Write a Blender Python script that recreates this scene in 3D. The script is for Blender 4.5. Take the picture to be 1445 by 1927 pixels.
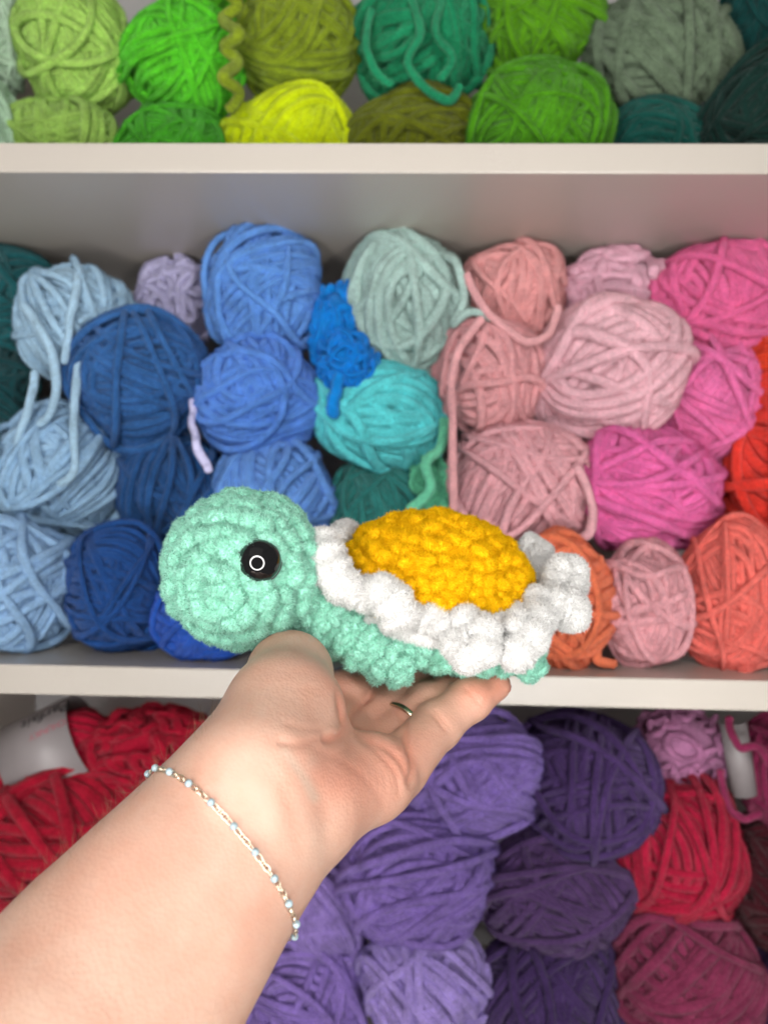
import bpy, math, random
import numpy as np
from mathutils import Matrix, Vector

random.seed(7)
rng = np.random.default_rng(7)
sc = bpy.context.scene
col = sc.collection
for o in list(bpy.data.objects):
    bpy.data.objects.remove(o)

# ------------------------------------------------------------------ camera
F = 1448.0                      # focal length in photo pixels (1445 x 1927)
CAM = np.array([0.0, 0.0, 1.20])
cX = np.array([.9994, -.0156, -.0307]); cX /= np.linalg.norm(cX)   # bookcase axes seen from the camera (right, up, forward)
cZ = np.array([.0156, .9999, 0.0]); cZ -= cZ.dot(cX) * cX; cZ /= np.linalg.norm(cZ)
cY = -np.cross(cZ, cX)
if cY[2] < 0: cY = -cY
B = np.array([cX, cY, cZ])      # rows: world axes in camera (right, up, fwd); columns: camera axes in world
RIGHT, UP, FWD = B[:, 0], B[:, 1], B[:, 2]
cam_d = bpy.data.cameras.new('camera')
cam = bpy.data.objects.new('camera', cam_d); col.objects.link(cam)
m = Matrix.Identity(4)
for i in range(3):
    m[i][0] = RIGHT[i]; m[i][1] = UP[i]; m[i][2] = -FWD[i]; m[i][3] = CAM[i]
cam.matrix_world = m
cam_d.sensor_fit = 'AUTO'; cam_d.sensor_width = 36.0
cam_d.lens = 36.0 * F / 1927.0
cam_d.clip_start = 0.01; cam_d.clip_end = 50
cam_d.dof.use_dof = True
cam_d.dof.focus_distance = 0.275
cam_d.dof.aperture_fstop = 10.5
sc.camera = cam

def W(px, py, D):
    "photo pixel + depth in mm -> world metres"
    d = D / 1000.0
    return CAM + RIGHT * ((px - 722.5) / F * d) + UP * ((963.5 - py) / F * d) + FWD * d
def C(px, py, D):
    "photo pixel + depth -> camera millimetres (right, forward, up)"
    return np.array([(px - 722.5) / F * D, D, (963.5 - py) / F * D])
MC = np.array([RIGHT, FWD, UP]).T          # camera mm -> world
def CW(v):
    v = np.asarray(v, dtype=float)
    return CAM + (v / 1000.0) @ MC.T
def WC(v):
    return ((np.asarray(v) - CAM) @ MC) * 1000.0

# ------------------------------------------------------------------ world, lamps, exposure
world = bpy.data.worlds.new('World'); sc.world = world; world.use_nodes = True
wb = world.node_tree.nodes['Background']
wb.inputs[0].default_value = (1.0, 0.97, 0.95, 1); wb.inputs[1].default_value = 0.16
AREA_W = 1.2
RING_W = 11.0
lamp_d = bpy.data.lights.new('ceiling_lamp', 'AREA'); lamp_d.shape = 'RECTANGLE'
lamp_d.size = 1.6; lamp_d.size_y = 1.2; lamp_d.energy = AREA_W; lamp_d.color = (1.0, .95, .88)
lamp = bpy.data.objects.new('ceiling_lamp', lamp_d); col.objects.link(lamp)
lamp.location = (-0.2, -0.75, 2.35)
lamp.rotation_euler = (Vector((0, .55, 1.05)) - lamp.location).to_track_quat('-Z', 'Y').to_euler()
sc.view_settings.view_transform = 'Standard'
sc.view_settings.look = 'None'
sc.view_settings.exposure = 0.0
sc.view_settings.gamma = 1.0
sc.view_settings.use_curve_mapping = False
sc.cycles.use_denoising = True
sc.cycles.max_bounces = 6
sc.cycles.diffuse_bounces = 4

# ------------------------------------------------------------------ helpers
def lin(c):
    c = np.array(c, dtype=float) / 255.0
    return np.where(c <= .04045, c / 12.92, ((c + .055) / 1.055) ** 2.4)

def mesh_np(name, V, polys, smooth=True):
    "polys: list of int arrays (n,3) / (n,4)"
    me = bpy.data.meshes.new(name)
    V = np.asarray(V, dtype=np.float32)
    if not isinstance(polys, (list, tuple)): polys = [polys]
    polys = [np.asarray(p, dtype=np.int32) for p in polys if len(p)]
    me.vertices.add(len(V)); me.vertices.foreach_set('co', V.ravel())
    loops = np.concatenate([p.ravel() for p in polys])
    tot = np.concatenate([np.full(len(p), p.shape[1], np.int32) for p in polys])
    st = np.concatenate([[0], np.cumsum(tot)[:-1]]).astype(np.int32)
    me.loops.add(len(loops)); me.loops.foreach_set('vertex_index', loops)
    me.polygons.add(len(tot)); me.polygons.foreach_set('loop_start', st); me.polygons.foreach_set('loop_total', tot)
    me.polygons.foreach_set('use_smooth', np.full(len(tot), smooth))
    me.update(calc_edges=True); me.validate()
    return me

class MB:
    def __init__(s): s.V = []; s.Q = []; s.T = []; s.n = 0
    def add(s, V, Q=None, T=None):
        V = np.asarray(V, dtype=float)
        if Q is not None and len(Q): s.Q.append(np.asarray(Q) + s.n)
        if T is not None and len(T): s.T.append(np.asarray(T) + s.n)
        s.V.append(V); s.n += len(V)
    def arrays(s):
        return np.concatenate(s.V), (np.concatenate(s.Q) if s.Q else np.zeros((0, 4), int)), (np.concatenate(s.T) if s.T else np.zeros((0, 3), int))
    def mesh(s, name, smooth=True):
        V, Q, T = s.arrays()
        return mesh_np(name, V, [Q, T], smooth)

def obj(name, me, mat=None, parent=None, loc=None):
    o = bpy.data.objects.new(name, me); col.objects.link(o)
    if mat is not None:
        if len(me.materials) == 0: me.materials.append(mat)
    if parent is not None: o.parent = parent
    if loc is not None: o.location = loc
    return o
def obj_m(name, me, mat, parent=None):
    "shared mesh, material on the object"
    if len(me.materials) == 0: me.materials.append(None)
    o = bpy.data.objects.new(name, me); col.objects.link(o)
    o.material_slots[0].link = 'OBJECT'; o.material_slots[0].material = mat
    if parent is not None: o.parent = parent
    return o
def thing(name, label, cat, loc=(0, 0, 0), group=None):
    o = bpy.data.objects.new(name, None); col.objects.link(o); o.location = loc
    o.empty_display_size = .01
    tag(o, label, cat, group); return o
def tag(o, label=None, cat=None, group=None, kind=None):
    if label: o['label'] = label
    if cat: o['category'] = cat
    if group: o['group'] = group
    if kind: o['kind'] = kind

def frames(P, closed=False):
    P = np.asarray(P, float); n = len(P)
    if closed: Tn = np.roll(P, -1, 0) - np.roll(P, 1, 0)
    else: Tn = np.gradient(P, axis=0)
    Tn /= np.linalg.norm(Tn, axis=1)[:, None] + 1e-12
    a = np.array([0, 0, 1.0]) if abs(Tn[0][2]) < .9 else np.array([1.0, 0, 0])
    N = np.zeros_like(P); v = a - a.dot(Tn[0]) * Tn[0]; N[0] = v / np.linalg.norm(v)
    for i in range(1, n):
        v = N[i - 1] - N[i - 1].dot(Tn[i]) * Tn[i]; N[i] = v / (np.linalg.norm(v) + 1e-12)
    if closed:
        v = N[-1] - N[-1].dot(Tn[0]) * Tn[0]; v /= np.linalg.norm(v)
        b = np.cross(Tn[0], N[0]); ang = math.atan2(v.dot(b), v.dot(N[0]))
        for i in range(n):
            t = -ang * i / n; b = np.cross(Tn[i], N[i]); N[i] = N[i] * math.cos(t) + b * math.sin(t)
    return Tn, N, np.cross(Tn, N)

def tube(mb, P, R, sides=6, closed=False, cap=True):
    P = np.asarray(P, float); n = len(P); R = np.broadcast_to(np.asarray(R, float), (n,))
    Tn, N, Bn = frames(P, closed)
    a = np.linspace(0, 2 * math.pi, sides, endpoint=False)
    V = P[:, None] + R[:, None, None] * (np.cos(a)[None, :, None] * N[:, None] + np.sin(a)[None, :, None] * Bn[:, None])
    V = V.reshape(-1, 3)
    k = n if closed else n - 1
    i = np.repeat(np.arange(k), sides); j = np.tile(np.arange(sides), k)
    i2 = (i + 1) % n; j2 = (j + 1) % sides
    Q = np.stack([i * sides + j, i * sides + j2, i2 * sides + j2, i2 * sides + j], 1)
    T = None
    if not closed and cap:
        e0 = P[0] - Tn[0] * R[0] * .6; e1 = P[-1] + Tn[-1] * R[-1] * .6
        V = np.concatenate([V, [e0, e1]])
        jj = np.arange(sides); j2 = (jj + 1) % sides
        T = np.concatenate([np.stack([np.full(sides, n * sides), j2, jj], 1),
                            np.stack([np.full(sides, n * sides + 1), (n - 1) * sides + jj, (n - 1) * sides + j2], 1)])
    mb.add(V, Q, T)

def spline(P, n, closed=False):
    "Catmull-Rom through control rows (any width)"
    P = np.asarray(P, float); k = len(P)
    t = np.linspace(0, k if closed else k - 1, n, endpoint=not closed)
    i = np.minimum(np.floor(t).astype(int), k - 1 if closed else k - 2); f = (t - i)[:, None]
    g = (lambda q: P[q % k]) if closed else (lambda q: P[np.clip(q, 0, k - 1)])
    a, b, c, d = g(i - 1), g(i), g(i + 1), g(i + 2)
    return .5 * (2 * b + (c - a) * f + (2 * a - 5 * b + 4 * c - d) * f ** 2 + (3 * b - a - 3 * c + d) * f ** 3)

def uvsphere(nu=10, nv=6):
    V = [(0, 0, 1.0)]
    for i in range(1, nv):
        th = math.pi * i / nv
        for j in range(nu):
            ph = 2 * math.pi * j / nu
            V.append((math.sin(th) * math.cos(ph), math.sin(th) * math.sin(ph), math.cos(th)))
    V.append((0, 0, -1.0))
    Q = []; T = []
    for j in range(nu):
        j2 = (j + 1) % nu
        T.append((0, 1 + j, 1 + j2)); b = 1 + (nv - 2) * nu
        T.append((b + j2, b + j, len(V) - 1))
        for i in range(nv - 2):
            a0 = 1 + i * nu
            Q.append((a0 + j, a0 + nu + j, a0 + nu + j2, a0 + j2))
    return np.array(V), np.array(Q), np.array(T)

def box(mb, lo, hi):
    x0, y0, z0 = lo; x1, y1, z1 = hi
    V = [(x0, y0, z0), (x1, y0, z0), (x1, y1, z0), (x0, y1, z0), (x0, y0, z1), (x1, y0, z1), (x1, y1, z1), (x0, y1, z1)]
    mb.add(V, [(0, 3, 2, 1), (4, 5, 6, 7), (0, 1, 5, 4), (1, 2, 6, 5), (2, 3, 7, 6), (3, 0, 4, 7)])

# ------------------------------------------------------------------ materials
def nodes(name):
    mt = bpy.data.materials.new(name); mt.use_nodes = True
    nt = mt.node_tree; return mt, nt, nt.nodes['Principled BSDF'], nt.nodes, nt.links
def S(bs, **k):
    for a, v in k.items():
        bs.inputs[a.replace('_', ' ')].default_value = v

def yarn_mat(name, c, streak=.35, bump=.5, scale=1.0, sheen=.30, pile=0.0, sss=0.0):
    mt, nt, bs, N, L = nodes(name)
    c = np.clip(np.asarray(c) * min(1.0, .90 / max(c)), .002, .95)
    tc = N.new('ShaderNodeTexCoord')
    n1 = N.new('ShaderNodeTexNoise'); n1.inputs['Scale'].default_value = 3.5 * scale; n1.inputs['Detail'].default_value = 3
    n2 = N.new('ShaderNodeTexNoise'); n2.inputs['Scale'].default_value = 26 * scale; n2.inputs['Detail'].default_value = 2
    L.new(tc.outputs['Object'], n1.inputs['Vector']); L.new(tc.outputs['Object'], n2.inputs['Vector'])
    ad = N.new('ShaderNodeMath'); ad.operation = 'ADD'
    L.new(n1.outputs['Fac'], ad.inputs[0]); L.new(n2.outputs['Fac'], ad.inputs[1])
    cr = N.new('ShaderNodeValToRGB')
    cr.color_ramp.elements[0].position = .30; cr.color_ramp.elements[1].position = .72
    hi = c * (1 + streak) + .012 * streak; hi = hi * min(1.0, .99 / max(hi)); lo = c * (1 - streak * .9)
    cr.color_ramp.elements[0].color = (*lo, 1); cr.color_ramp.elements[1].color = (*hi, 1)
    mu = N.new('ShaderNodeMath'); mu.operation = 'MULTIPLY'; mu.inputs[1].default_value = .5
    L.new(ad.outputs[0], mu.inputs[0]); L.new(mu.outputs[0], cr.inputs[0])
    L.new(cr.outputs[0], bs.inputs['Base Color'])
    S(bs, Roughness=.92, Sheen_Weight=sheen, Sheen_Roughness=.38)
    bs.inputs['Specular IOR Level'].default_value = .15
    bs.inputs['Sheen Tint'].default_value = (*np.clip(c * .6 + .35, 0, 1), 1)
    n3 = N.new('ShaderNodeTexNoise'); n3.inputs['Scale'].default_value = 55 * scale; n3.inputs['Detail'].default_value = 2
    L.new(tc.outputs['Object'], n3.inputs['Vector'])
    bp = N.new('ShaderNodeBump'); bp.inputs['Strength'].default_value = bump; bp.inputs['Distance'].default_value = .02 / scale
    L.new(n3.outputs['Fac'], bp.inputs['Height']); L.new(bp.outputs[0], bs.inputs['Normal'])
    if sss:
        S(bs, Subsurface_Weight=sss, Subsurface_Scale=.0025); bs.inputs['Subsurface Radius'].default_value = (1, 1, 1)
    if pile:      # thin fibres let part of the light through
        tr = N.new('ShaderNodeBsdfTranslucent'); mixs = N.new('ShaderNodeMixShader'); mixs.inputs[0].default_value = pile
        L.new(cr.outputs[0], tr.inputs['Color']); L.new(bs.outputs[0], mixs.inputs[1]); L.new(tr.outputs[0], mixs.inputs[2])
        L.new(mixs.outputs[0], N['Material Output'].inputs['Surface'])
    return mt

def laminate(name, c):
    mt, nt, bs, N, L = nodes(name)
    tc = N.new('ShaderNodeTexCoord')
    n1 = N.new('ShaderNodeTexNoise'); n1.inputs['Scale'].default_value = 4; n1.inputs['Detail'].default_value = 6
    L.new(tc.outputs['Object'], n1.inputs['Vector'])
    cr = N.new('ShaderNodeValToRGB'); c = np.array(c)
    cr.color_ramp.elements[0].color = (*(c * .96), 1); cr.color_ramp.elements[1].color = (*(c * 1.03), 1)
    L.new(n1.outputs['Fac'], cr.inputs[0]); L.new(cr.outputs[0], bs.inputs['Base Color'])
    S(bs, Roughness=.33)
    bs.inputs['Specular IOR Level'].default_value = .6
    n2 = N.new('ShaderNodeTexNoise'); n2.inputs['Scale'].default_value = 900
    L.new(tc.outputs['Object'], n2.inputs['Vector'])
    bp = N.new('ShaderNodeBump'); bp.inputs['Strength'].default_value = .06; bp.inputs['Distance'].default_value = .0005
    L.new(n2.outputs['Fac'], bp.inputs['Height']); L.new(bp.outputs[0], bs.inputs['Normal'])
    return mt

def plain(name, c, rough=.5, metal=0.0, coat=0.0, emit=None):
    mt, nt, bs, N, L = nodes(name)
    tc = N.new('ShaderNodeTexCoord')
    n1 = N.new('ShaderNodeTexNoise'); n1.inputs['Scale'].default_value = 60
    L.new(tc.outputs['Object'], n1.inputs['Vector'])
    cr = N.new('ShaderNodeValToRGB'); c = np.array(c, float)
    cr.color_ramp.elements[0].color = (*(c * .92), 1); cr.color_ramp.elements[1].color = (*np.clip(c * 1.06, 0, 1), 1)
    L.new(n1.outputs['Fac'], cr.inputs[0]); L.new(cr.outputs[0], bs.inputs['Base Color'])
    S(bs, Roughness=rough, Metallic=metal, Coat_Weight=coat)
    if emit:
        bs.inputs['Emission Color'].default_value = (*emit[0], 1); bs.inputs['Emission Strength'].default_value = emit[1]
    return mt

# ------------------------------------------------------------------ ring lamp round the camera (its circle shows in the turtle's eye)
ring_root = thing('ring_light', 'round ring light whose bright circle reflects in the turtle eye', 'lamp', CW((-10, -220, -50)))
RR = 0.28
def annulus(r0, r1, y0, y1, n=72):
    mb = MB(); a = np.linspace(0, 2 * math.pi, n, endpoint=False)
    prof = [(r0, y0), (r1, y0), (r1, y1), (r0, y1)]
    V = np.array([[(r * math.cos(t), y, r * math.sin(t)) for r, y in prof] for t in a]).reshape(-1, 3)
    i = np.arange(n); i2 = (i + 1) % n; Q = []
    for k in range(4):
        k2 = (k + 1) % 4; Q.append(np.stack([i * 4 + k, i2 * 4 + k, i2 * 4 + k2, i * 4 + k2], 1))
    mb.add(V, np.concatenate(Q)); return mb
ring_area = math.pi * ((RR + .034) ** 2 - (RR - .034) ** 2)
obj('diffuser', annulus(RR - .034, RR + .034, -.004, .004).mesh('diffuser', False),
    plain('lamp_diffuser', (.9, .9, .88), .6, emit=((1, .975, .945), RING_W / ring_area / math.pi)), ring_root)
obj('housing', annulus(RR - .042, RR + .042, -.030, -.006).mesh('housing', False), plain('lamp_housing', (.03, .03, .03), .5), ring_root)

# ------------------------------------------------------------------ bookcase
ZU, ZL = CAM[2] + .224, CAM[2] - .106          # underside of the upper shelf, top of the lower shelf
TH = .0200
YF, YB = .508, .790
ZTOP = ZU + TH + .33; ZBOT = ZL - TH - .312
XS = .40
M_board = laminate('white_laminate', (.50, .455, .405))
M_back = laminate('white_back_board', (.56, .55, .56))
case = thing('bookcase', 'white laminate bookcase with yarn stacked on its shelves', 'bookcase', (0, YB, ZBOT - TH))
def board(name, lo, hi, mat, bev=.0012):
    mb = MB(); box(mb, np.array(lo) - np.array(case.location), np.array(hi) - np.array(case.location))
    o = obj(name, mb.mesh(name, False), mat, case)
    b = o.modifiers.new('bevel', 'BEVEL'); b.width = bev; b.segments = 2
    return o
for z in (ZU, ZL - TH, ZBOT - TH, ZTOP):
    board('shelf_board', (-XS + .0185, YF, z), (XS - .0185, YB - .004, z + TH), M_board)
for s in (-1, 1):
    x0, x1 = sorted((s * XS, s * (XS - .018)))
    board('side_panel', (x0, YF - .001, ZBOT - TH - .05), (x1, YB - .0035, ZTOP + TH + .02), M_board)
board('back_panel', (-XS, YB - .003, ZBOT - TH - .05), (XS, YB + .003, ZTOP + TH + .02), M_back, .0004)

# ------------------------------------------------------------------ yarn balls
def rand_axis(r):
    v = r.normal(size=3); return v / np.linalg.norm(v)
def basis(n):
    a = np.array([0, 0, 1.0]) if abs(n[2]) < .9 else np.array([1.0, 0, 0])
    u = np.cross(n, a); u /= np.linalg.norm(u); return u, np.cross(n, u)

def wob(r, t, amp, k=4):
    o = np.zeros_like(t)
    for q in range(1, k + 1): o += r.normal() * amp / q ** .7 * np.sin(q * t + r.uniform(0, 6.3))
    return o

def warp(P, sd):
    "push a round ball towards a lumpy, slightly boxy one"
    n = np.linalg.norm(P, axis=1)[:, None]; d = P / n
    q = (np.abs(d) ** 4).sum(1)[:, None] ** -.25
    r = np.random.default_rng(sd); k = 1 + .42 * (q - 1.10)
    for _ in range(5):
        a = rand_axis(r); k = k + .034 * np.sin((d @ a)[:, None] * r.uniform(2, 5) + r.uniform(0, 6))
    return P * k

def loop_ring(r, n, h, rad, sr, segs=46, wa=.012, sides=6, mb=None, squash=1.0):
    u, v = basis(n); t = np.linspace(0, 2 * math.pi, segs, endpoint=False)
    hh = h + wob(r, t, wa); hh = np.clip(hh, -.97, .97)
    q = np.sqrt(1 - hh ** 2)
    rr = rad + wob(r, t, .010)
    P = rr[:, None] * (q[:, None] * (np.cos(t)[:, None] * u + np.sin(t)[:, None] * v) + hh[:, None] * n)
    R = sr * (1 + wob(r, t, .07, 7)) * r.uniform(.92, 1.1)
    tube(mb, warp(P, WS[0]), R, sides, True)

def ball_pile(mbs, n, ln, wd, r):
    "short velvet fibres on the outer strands, one thin blade each"
    V, Q, T = [], [], []; k0 = 0
    for mb in mbs:
        v, q, t = mb.arrays(); V.append(v); Q.append(q + k0); k0 += len(v)
    V = np.concatenate(V); Q = np.concatenate(Q)
    a, b, c, d4 = (V[Q[:, i]] for i in range(4)); cen = (a + c) / 2
    cr_ = np.cross(c - a, d4 - b); ar = np.linalg.norm(cr_, axis=1); nn = cr_ / (ar[:, None] + 1e-9)
    rad = np.linalg.norm(cen, axis=1); out = np.einsum('ij,ij->i', nn, cen / rad[:, None])
    sg = np.sign(np.einsum('ij,ij->i', nn, cen - cen)) * 0 + 1
    w = ar * (rad > .88) * np.clip(out + .15, 0, 1); k = r.choice(len(Q), n, p=w / w.sum())
    u, v = r.random((2, n, 1)); p = (a[k] * (1 - u) + b[k] * u) * (1 - v) + (d4[k] * (1 - u) + c[k] * u) * v
    n_ = nn[k]; tn = np.cross(n_, r.normal(size=(n, 3))); tn /= np.linalg.norm(tn, axis=1)[:, None] + 1e-9
    d = n_ * r.uniform(.3, 1.1, n)[:, None] + tn * .8; d /= np.linalg.norm(d, axis=1)[:, None]
    sd = np.cross(tn, n_); l = ln * r.uniform(.5, 1.3, n)[:, None]; h = wd * r.uniform(.6, 1.2, n)[:, None] / 2
    P = np.stack([p - sd * h, p + sd * h, p + d * l], 1).reshape(-1, 3)
    mb = MB(); mb.add(P, None, np.arange(3 * n).reshape(-1, 3)); return mb
WS = [0]
def make_ball(seed, sr=.070, nb=6, tangle=False):
    "list of (part name, mesh) for a ball of unit radius"
    r = np.random.default_rng(seed); parts = []; WS[0] = seed
    mb = MB(); V, Q, T = uvsphere(20, 12); mb.add(V * .80 if tangle else warp(V * .89, seed), Q, T)
    n0 = rand_axis(r)
    if not tangle:
        h = -.93
        while h < .93:
            loop_ring(r, n0, h, .905, sr, mb=mb); h += sr * 1.75
        parts.append(('core', mb.mesh('core'))); outs = []
        rad = .925
        for b in range(nb):
            mb = MB(); n = rand_axis(r); k = int(r.integers(3, 7)); c0 = r.uniform(-.45, .45)
            for j in range(k):
                loop_ring(r, n + .10 * r.normal(size=3) * .4, c0 + (j - (k - 1) / 2) * sr * 1.9, rad + r.uniform(-.008, .012), sr, mb=mb)
            rad += .017; outs.append(mb)
            parts.append(('winding', mb.mesh('winding')))
        mb = MB()
        for j in range(6):
            loop_ring(r, rand_axis(r), r.uniform(-.6, .6), rad + .012 + .012 * j, sr * .95, wa=.06, mb=mb)
        parts.append(('outer_strand', mb.mesh('outer_strand'))); outs.append(mb)
    else:
        parts.append(('core', mb.mesh('core'))); outs = []
        for b in range(5):
            mb = MB()
            for j in range(13):
                c = rand_axis(r); u, v = basis(c); t = np.linspace(0, 2 * math.pi, 40, endpoint=False)
                a = r.uniform(.16, .50); e = r.uniform(.25, .9); ph = r.uniform(0, 6.28)
                x = a * np.cos(t) + wob(r, t, .05); y = a * e * np.sin(t) + wob(r, t, .05)
                x, y = x * math.cos(ph) - y * math.sin(ph), x * math.sin(ph) + y * math.cos(ph)
                P = c[None] + x[:, None] * u + y[:, None] * v; P /= np.linalg.norm(P, axis=1)[:, None]
                P *= (.91 + wob(r, t, .05) + r.uniform(-.06, .10))[:, None]
                tube(mb, P, sr * (1 + wob(r, t, .06, 6)), 6, True)
            outs.append(mb)
            parts.append(('winding', mb.mesh('winding')))
    parts.append(('pile', ball_pile(outs, 52000, .046, .0080, r).mesh('pile', False)))
    return parts

VAR = [make_ball(100 + i, sr) for i, sr in enumerate((.082, .074, .066, .086, .078, .060, .090, .072, .082, .064))]
TAN = [make_ball(200 + i, sr, tangle=True) for i, sr in enumerate((.085, .105, .075))]

def zshelf(px, py, z):
    "depth (mm) where the ray through a pixel meets the level z"
    d = W(px, py, 1000.0) - CAM
    return 1000.0 * (z - CAM[2]) / d[2]

BALLS = []   # centre in world, radii, for contact checks
mat_cache = {}; pile_cache = {}
GAIN = {'T': .82, 'M': .60, 'B': .80}
def ball(tier, label, rgb, box_, D=622, kind='v', group=None, name='yarn_ball', rest=False, seed=None, depth=None, shrink=1.0, streak=.48):
    x0, x1, y0, y1 = box_
    idx = len(BALLS); r = np.random.default_rng(900 + idx if seed is None else seed)
    cx = (x0 + x1) / 2; cy = (y0 + y1) / 2
    if rest == 'mid': D = zshelf(cx, y1, ZL + .003) ; D = min(max(D, 545), 690)
    rx = (x1 - x0) / 2 / F * D / 1000; rz = (y1 - y0) / 2 / F * D / 1000
    ry = depth if depth else min(rx, rz) * .98 + .0 * max(rx, rz)
    c = W(cx, cy, D)
    if rest == 'mid': c[2] = max(c[2], ZL + rz * 1.0 + .0015)
    if rest == 'top':
        rz = max(rz, rx * .82); c[2] = ZU + TH + rz + .0015
        # depth at which the ball's crown appears at y0
        best = None
        for DD in np.arange(570, 730, 2.0):
            cc = W(cx, cy, DD); cc[2] = c[2]
            d = np.array([0, cc[1] - CAM[1], cc[2] - CAM[2]]); L_ = np.hypot(d[1], d[2])
            el = math.atan2(d[2], d[1]) + math.asin(min(.9, rz / L_))
            y = 963.5 - F * math.tan(el)
            if best is None or abs(y - y0) < best[0]: best = (abs(y - y0), cc)
        c = best[1]
    if rest == 'bottom': c[2] = max(c[2], ZBOT + rz + .001)
    for zc_hi in ([ZU] if tier == 'M' else [ZL - TH] if tier == 'B' else []):
        c[2] = min(c[2], zc_hi - rz * 1.02 - .001)
    c[1] = max(c[1], YF + ry * .9)
    rx *= 1.0; ry *= 1.0
    root = thing(name, label, 'yarn', (c[0], c[1], c[2] - rz), group)
    BALLS.append((label, c, (rx, ry, rz), root))
    parts = (VAR if kind == 'v' else TAN)[int(r.integers(0, len(VAR if kind == 'v' else TAN)))] if not isinstance(kind, int) else VAR[kind]
    key = tuple(rgb) + (tier,)
    if key not in mat_cache:
        mat_cache[key] = yarn_mat('yarn_%d' % len(mat_cache), lin(rgb) / GAIN[tier], streak)
        pile_cache[key] = yarn_mat('yarn_pile_%d' % len(mat_cache), lin(rgb) / GAIN[tier] * 1.25 + .01, streak, 0, pile=.5)
    q = Vector(r.normal(size=4)).normalized()
    from mathutils import Quaternion
    R3 = Quaternion((q[0], q[1], q[2], q[3])).to_matrix().to_4x4()
    root.scale = (rx * .99, ry * .97, rz * .99)
    for nm, me in parts:
        o = obj_m(nm, me, pile_cache[key] if nm == 'pile' else mat_cache[key], root)
        if nm == 'pile': tag(o, kind='stuff')
        o.location = (0, 0, 1); o.rotation_mode = 'QUATERNION'; o.rotation_quaternion = R3.to_quaternion()
    return root, mat_cache[key]

def loose(root, mat, pts, r_mm=3.2, n=60, name='loose_strand', wobble=.6):
    "pts: (px, py, D)"
    P = spline([W(*p) for p in pts], n)
    rr = np.random.default_rng(int(pts[0][0] * 7 + pts[0][1]))
    t = np.linspace(0, 6.28, n)
    P = P + np.stack([wob(rr, t, wobble * .001) for _ in range(3)], 1)
    mb = MB(); tube(mb, P - np.array(root.location), r_mm / 1000 * (1 + wob(rr, t, .05, 9)), 8)
    mb.V = [v / np.array(root.scale) for v in mb.V]
    me = mb.mesh(name)
    me.materials.append(mat)
    return obj(name, me, None, root)

g = 'balls of chenille yarn on the shelves'
# --- top shelf, greens
ball('T', 'pale sage yarn ball cut off by the upper left picture edge', (172, 196, 172), (-110, 48, -40, 190), 640, group=g)
ball('T', 'pale sage yarn ball low in the upper left corner, resting on the top shelf', (150, 178, 152), (-120, 40, 150, 330), 650, rest='top', group=g)
ball('T', 'light apple green yarn ball, leftmost whole ball of the top shelf', (154, 192, 92), (40, 252, -15, 203), 625, group=g)
ball('T', 'light olive green yarn ball lying under the apple green one', (136, 170, 80), (18, 238, 183, 350), rest='top', group=g)
b_, m_ = ball('T', 'vivid grass green yarn ball beside the twisted olive strand', (84, 188, 36), (245, 450, 14, 214), 622, group=g)
ball('T', 'deeper green yarn ball under the vivid grass green one', (62, 150, 30), (230, 436, 198, 360), rest='top', group=g)
ball('T', 'green yarn ball peeking out at the top edge behind the grass green one', (80, 165, 30), (330, 470, -110, 40), 700, group=g)
b_, m_ = ball('T', 'olive yarn ball above the neon lime ball', (118, 136, 26), (458, 666, -22, 192), 625, group=g)
# twisted olive strand
tw = []
for k in range(9):
    tw.append((434 + (15 if k % 2 else -12) * (1 if k < 8 else .3), -20 + k * 28, 560 + (6 if k % 3 else -4)))
loose(b_, m_, tw, 4.6, 110, 'twisted_strand')
ball('T', 'neon lime yellow yarn ball on the top shelf', (208, 226, 4), (434, 676, 168, 340), rest='top', group=g)
b_, m_ = ball('T', 'teal green yarn ball with loops hanging down its front', (24, 128, 86), (666, 906, -30, 195), 625, group=g)
loose(b_, m_, [(700, 20, 575), (690, 90, 570), (712, 140, 572), (735, 160, 572)], 3.4)
loose(b_, m_, [(770, -10, 575), (790, 60, 568), (770, 120, 566), (800, 165, 566), (840, 190, 568), (865, 165, 570)], 3.6)
loose(b_, m_, [(830, 0, 575), (820, 60, 568), (850, 110, 566), (830, 150, 568)], 3.4)
ball('T', 'dark olive yarn ball lying under the teal looped one', (92, 100, 12), (664, 902, 164, 340), rest='top', group=g)
ball('T', 'leaf green yarn ball at the top edge left of the grey green one', (82, 140, 12), (896, 1128, -60, 138), 628, group=g)
ball('T', 'leaf green yarn ball sagging just above the top shelf board', (66, 128, 10), (898, 1142, 108, 300), 618, rest='top', group=g)
ball('T', 'small olive yarn ball peeking over the shelf edge below the leaf green ones', (95, 100, 12), (900, 1082, 228, 330), 590, rest='top', group=g)
ball('T', 'grey green yarn ball, large, on the right of the top shelf', (96, 112, 90), (1110, 1382, -10, 218), 630, group=g)
ball('T', 'dark teal yarn ball lying under the large grey green one', (10, 74, 66), (1128, 1345, 194, 340), rest='top', group=g)
ball('T', 'dark teal yarn ball in the upper right corner', (12, 66, 64), (1358, 1560, -60, 96), 640, group=g)
ball('T', 'almost black green yarn ball at the right end of the top shelf', (10, 44, 38), (1344, 1580, 78, 320), rest='top', group=g)
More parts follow.
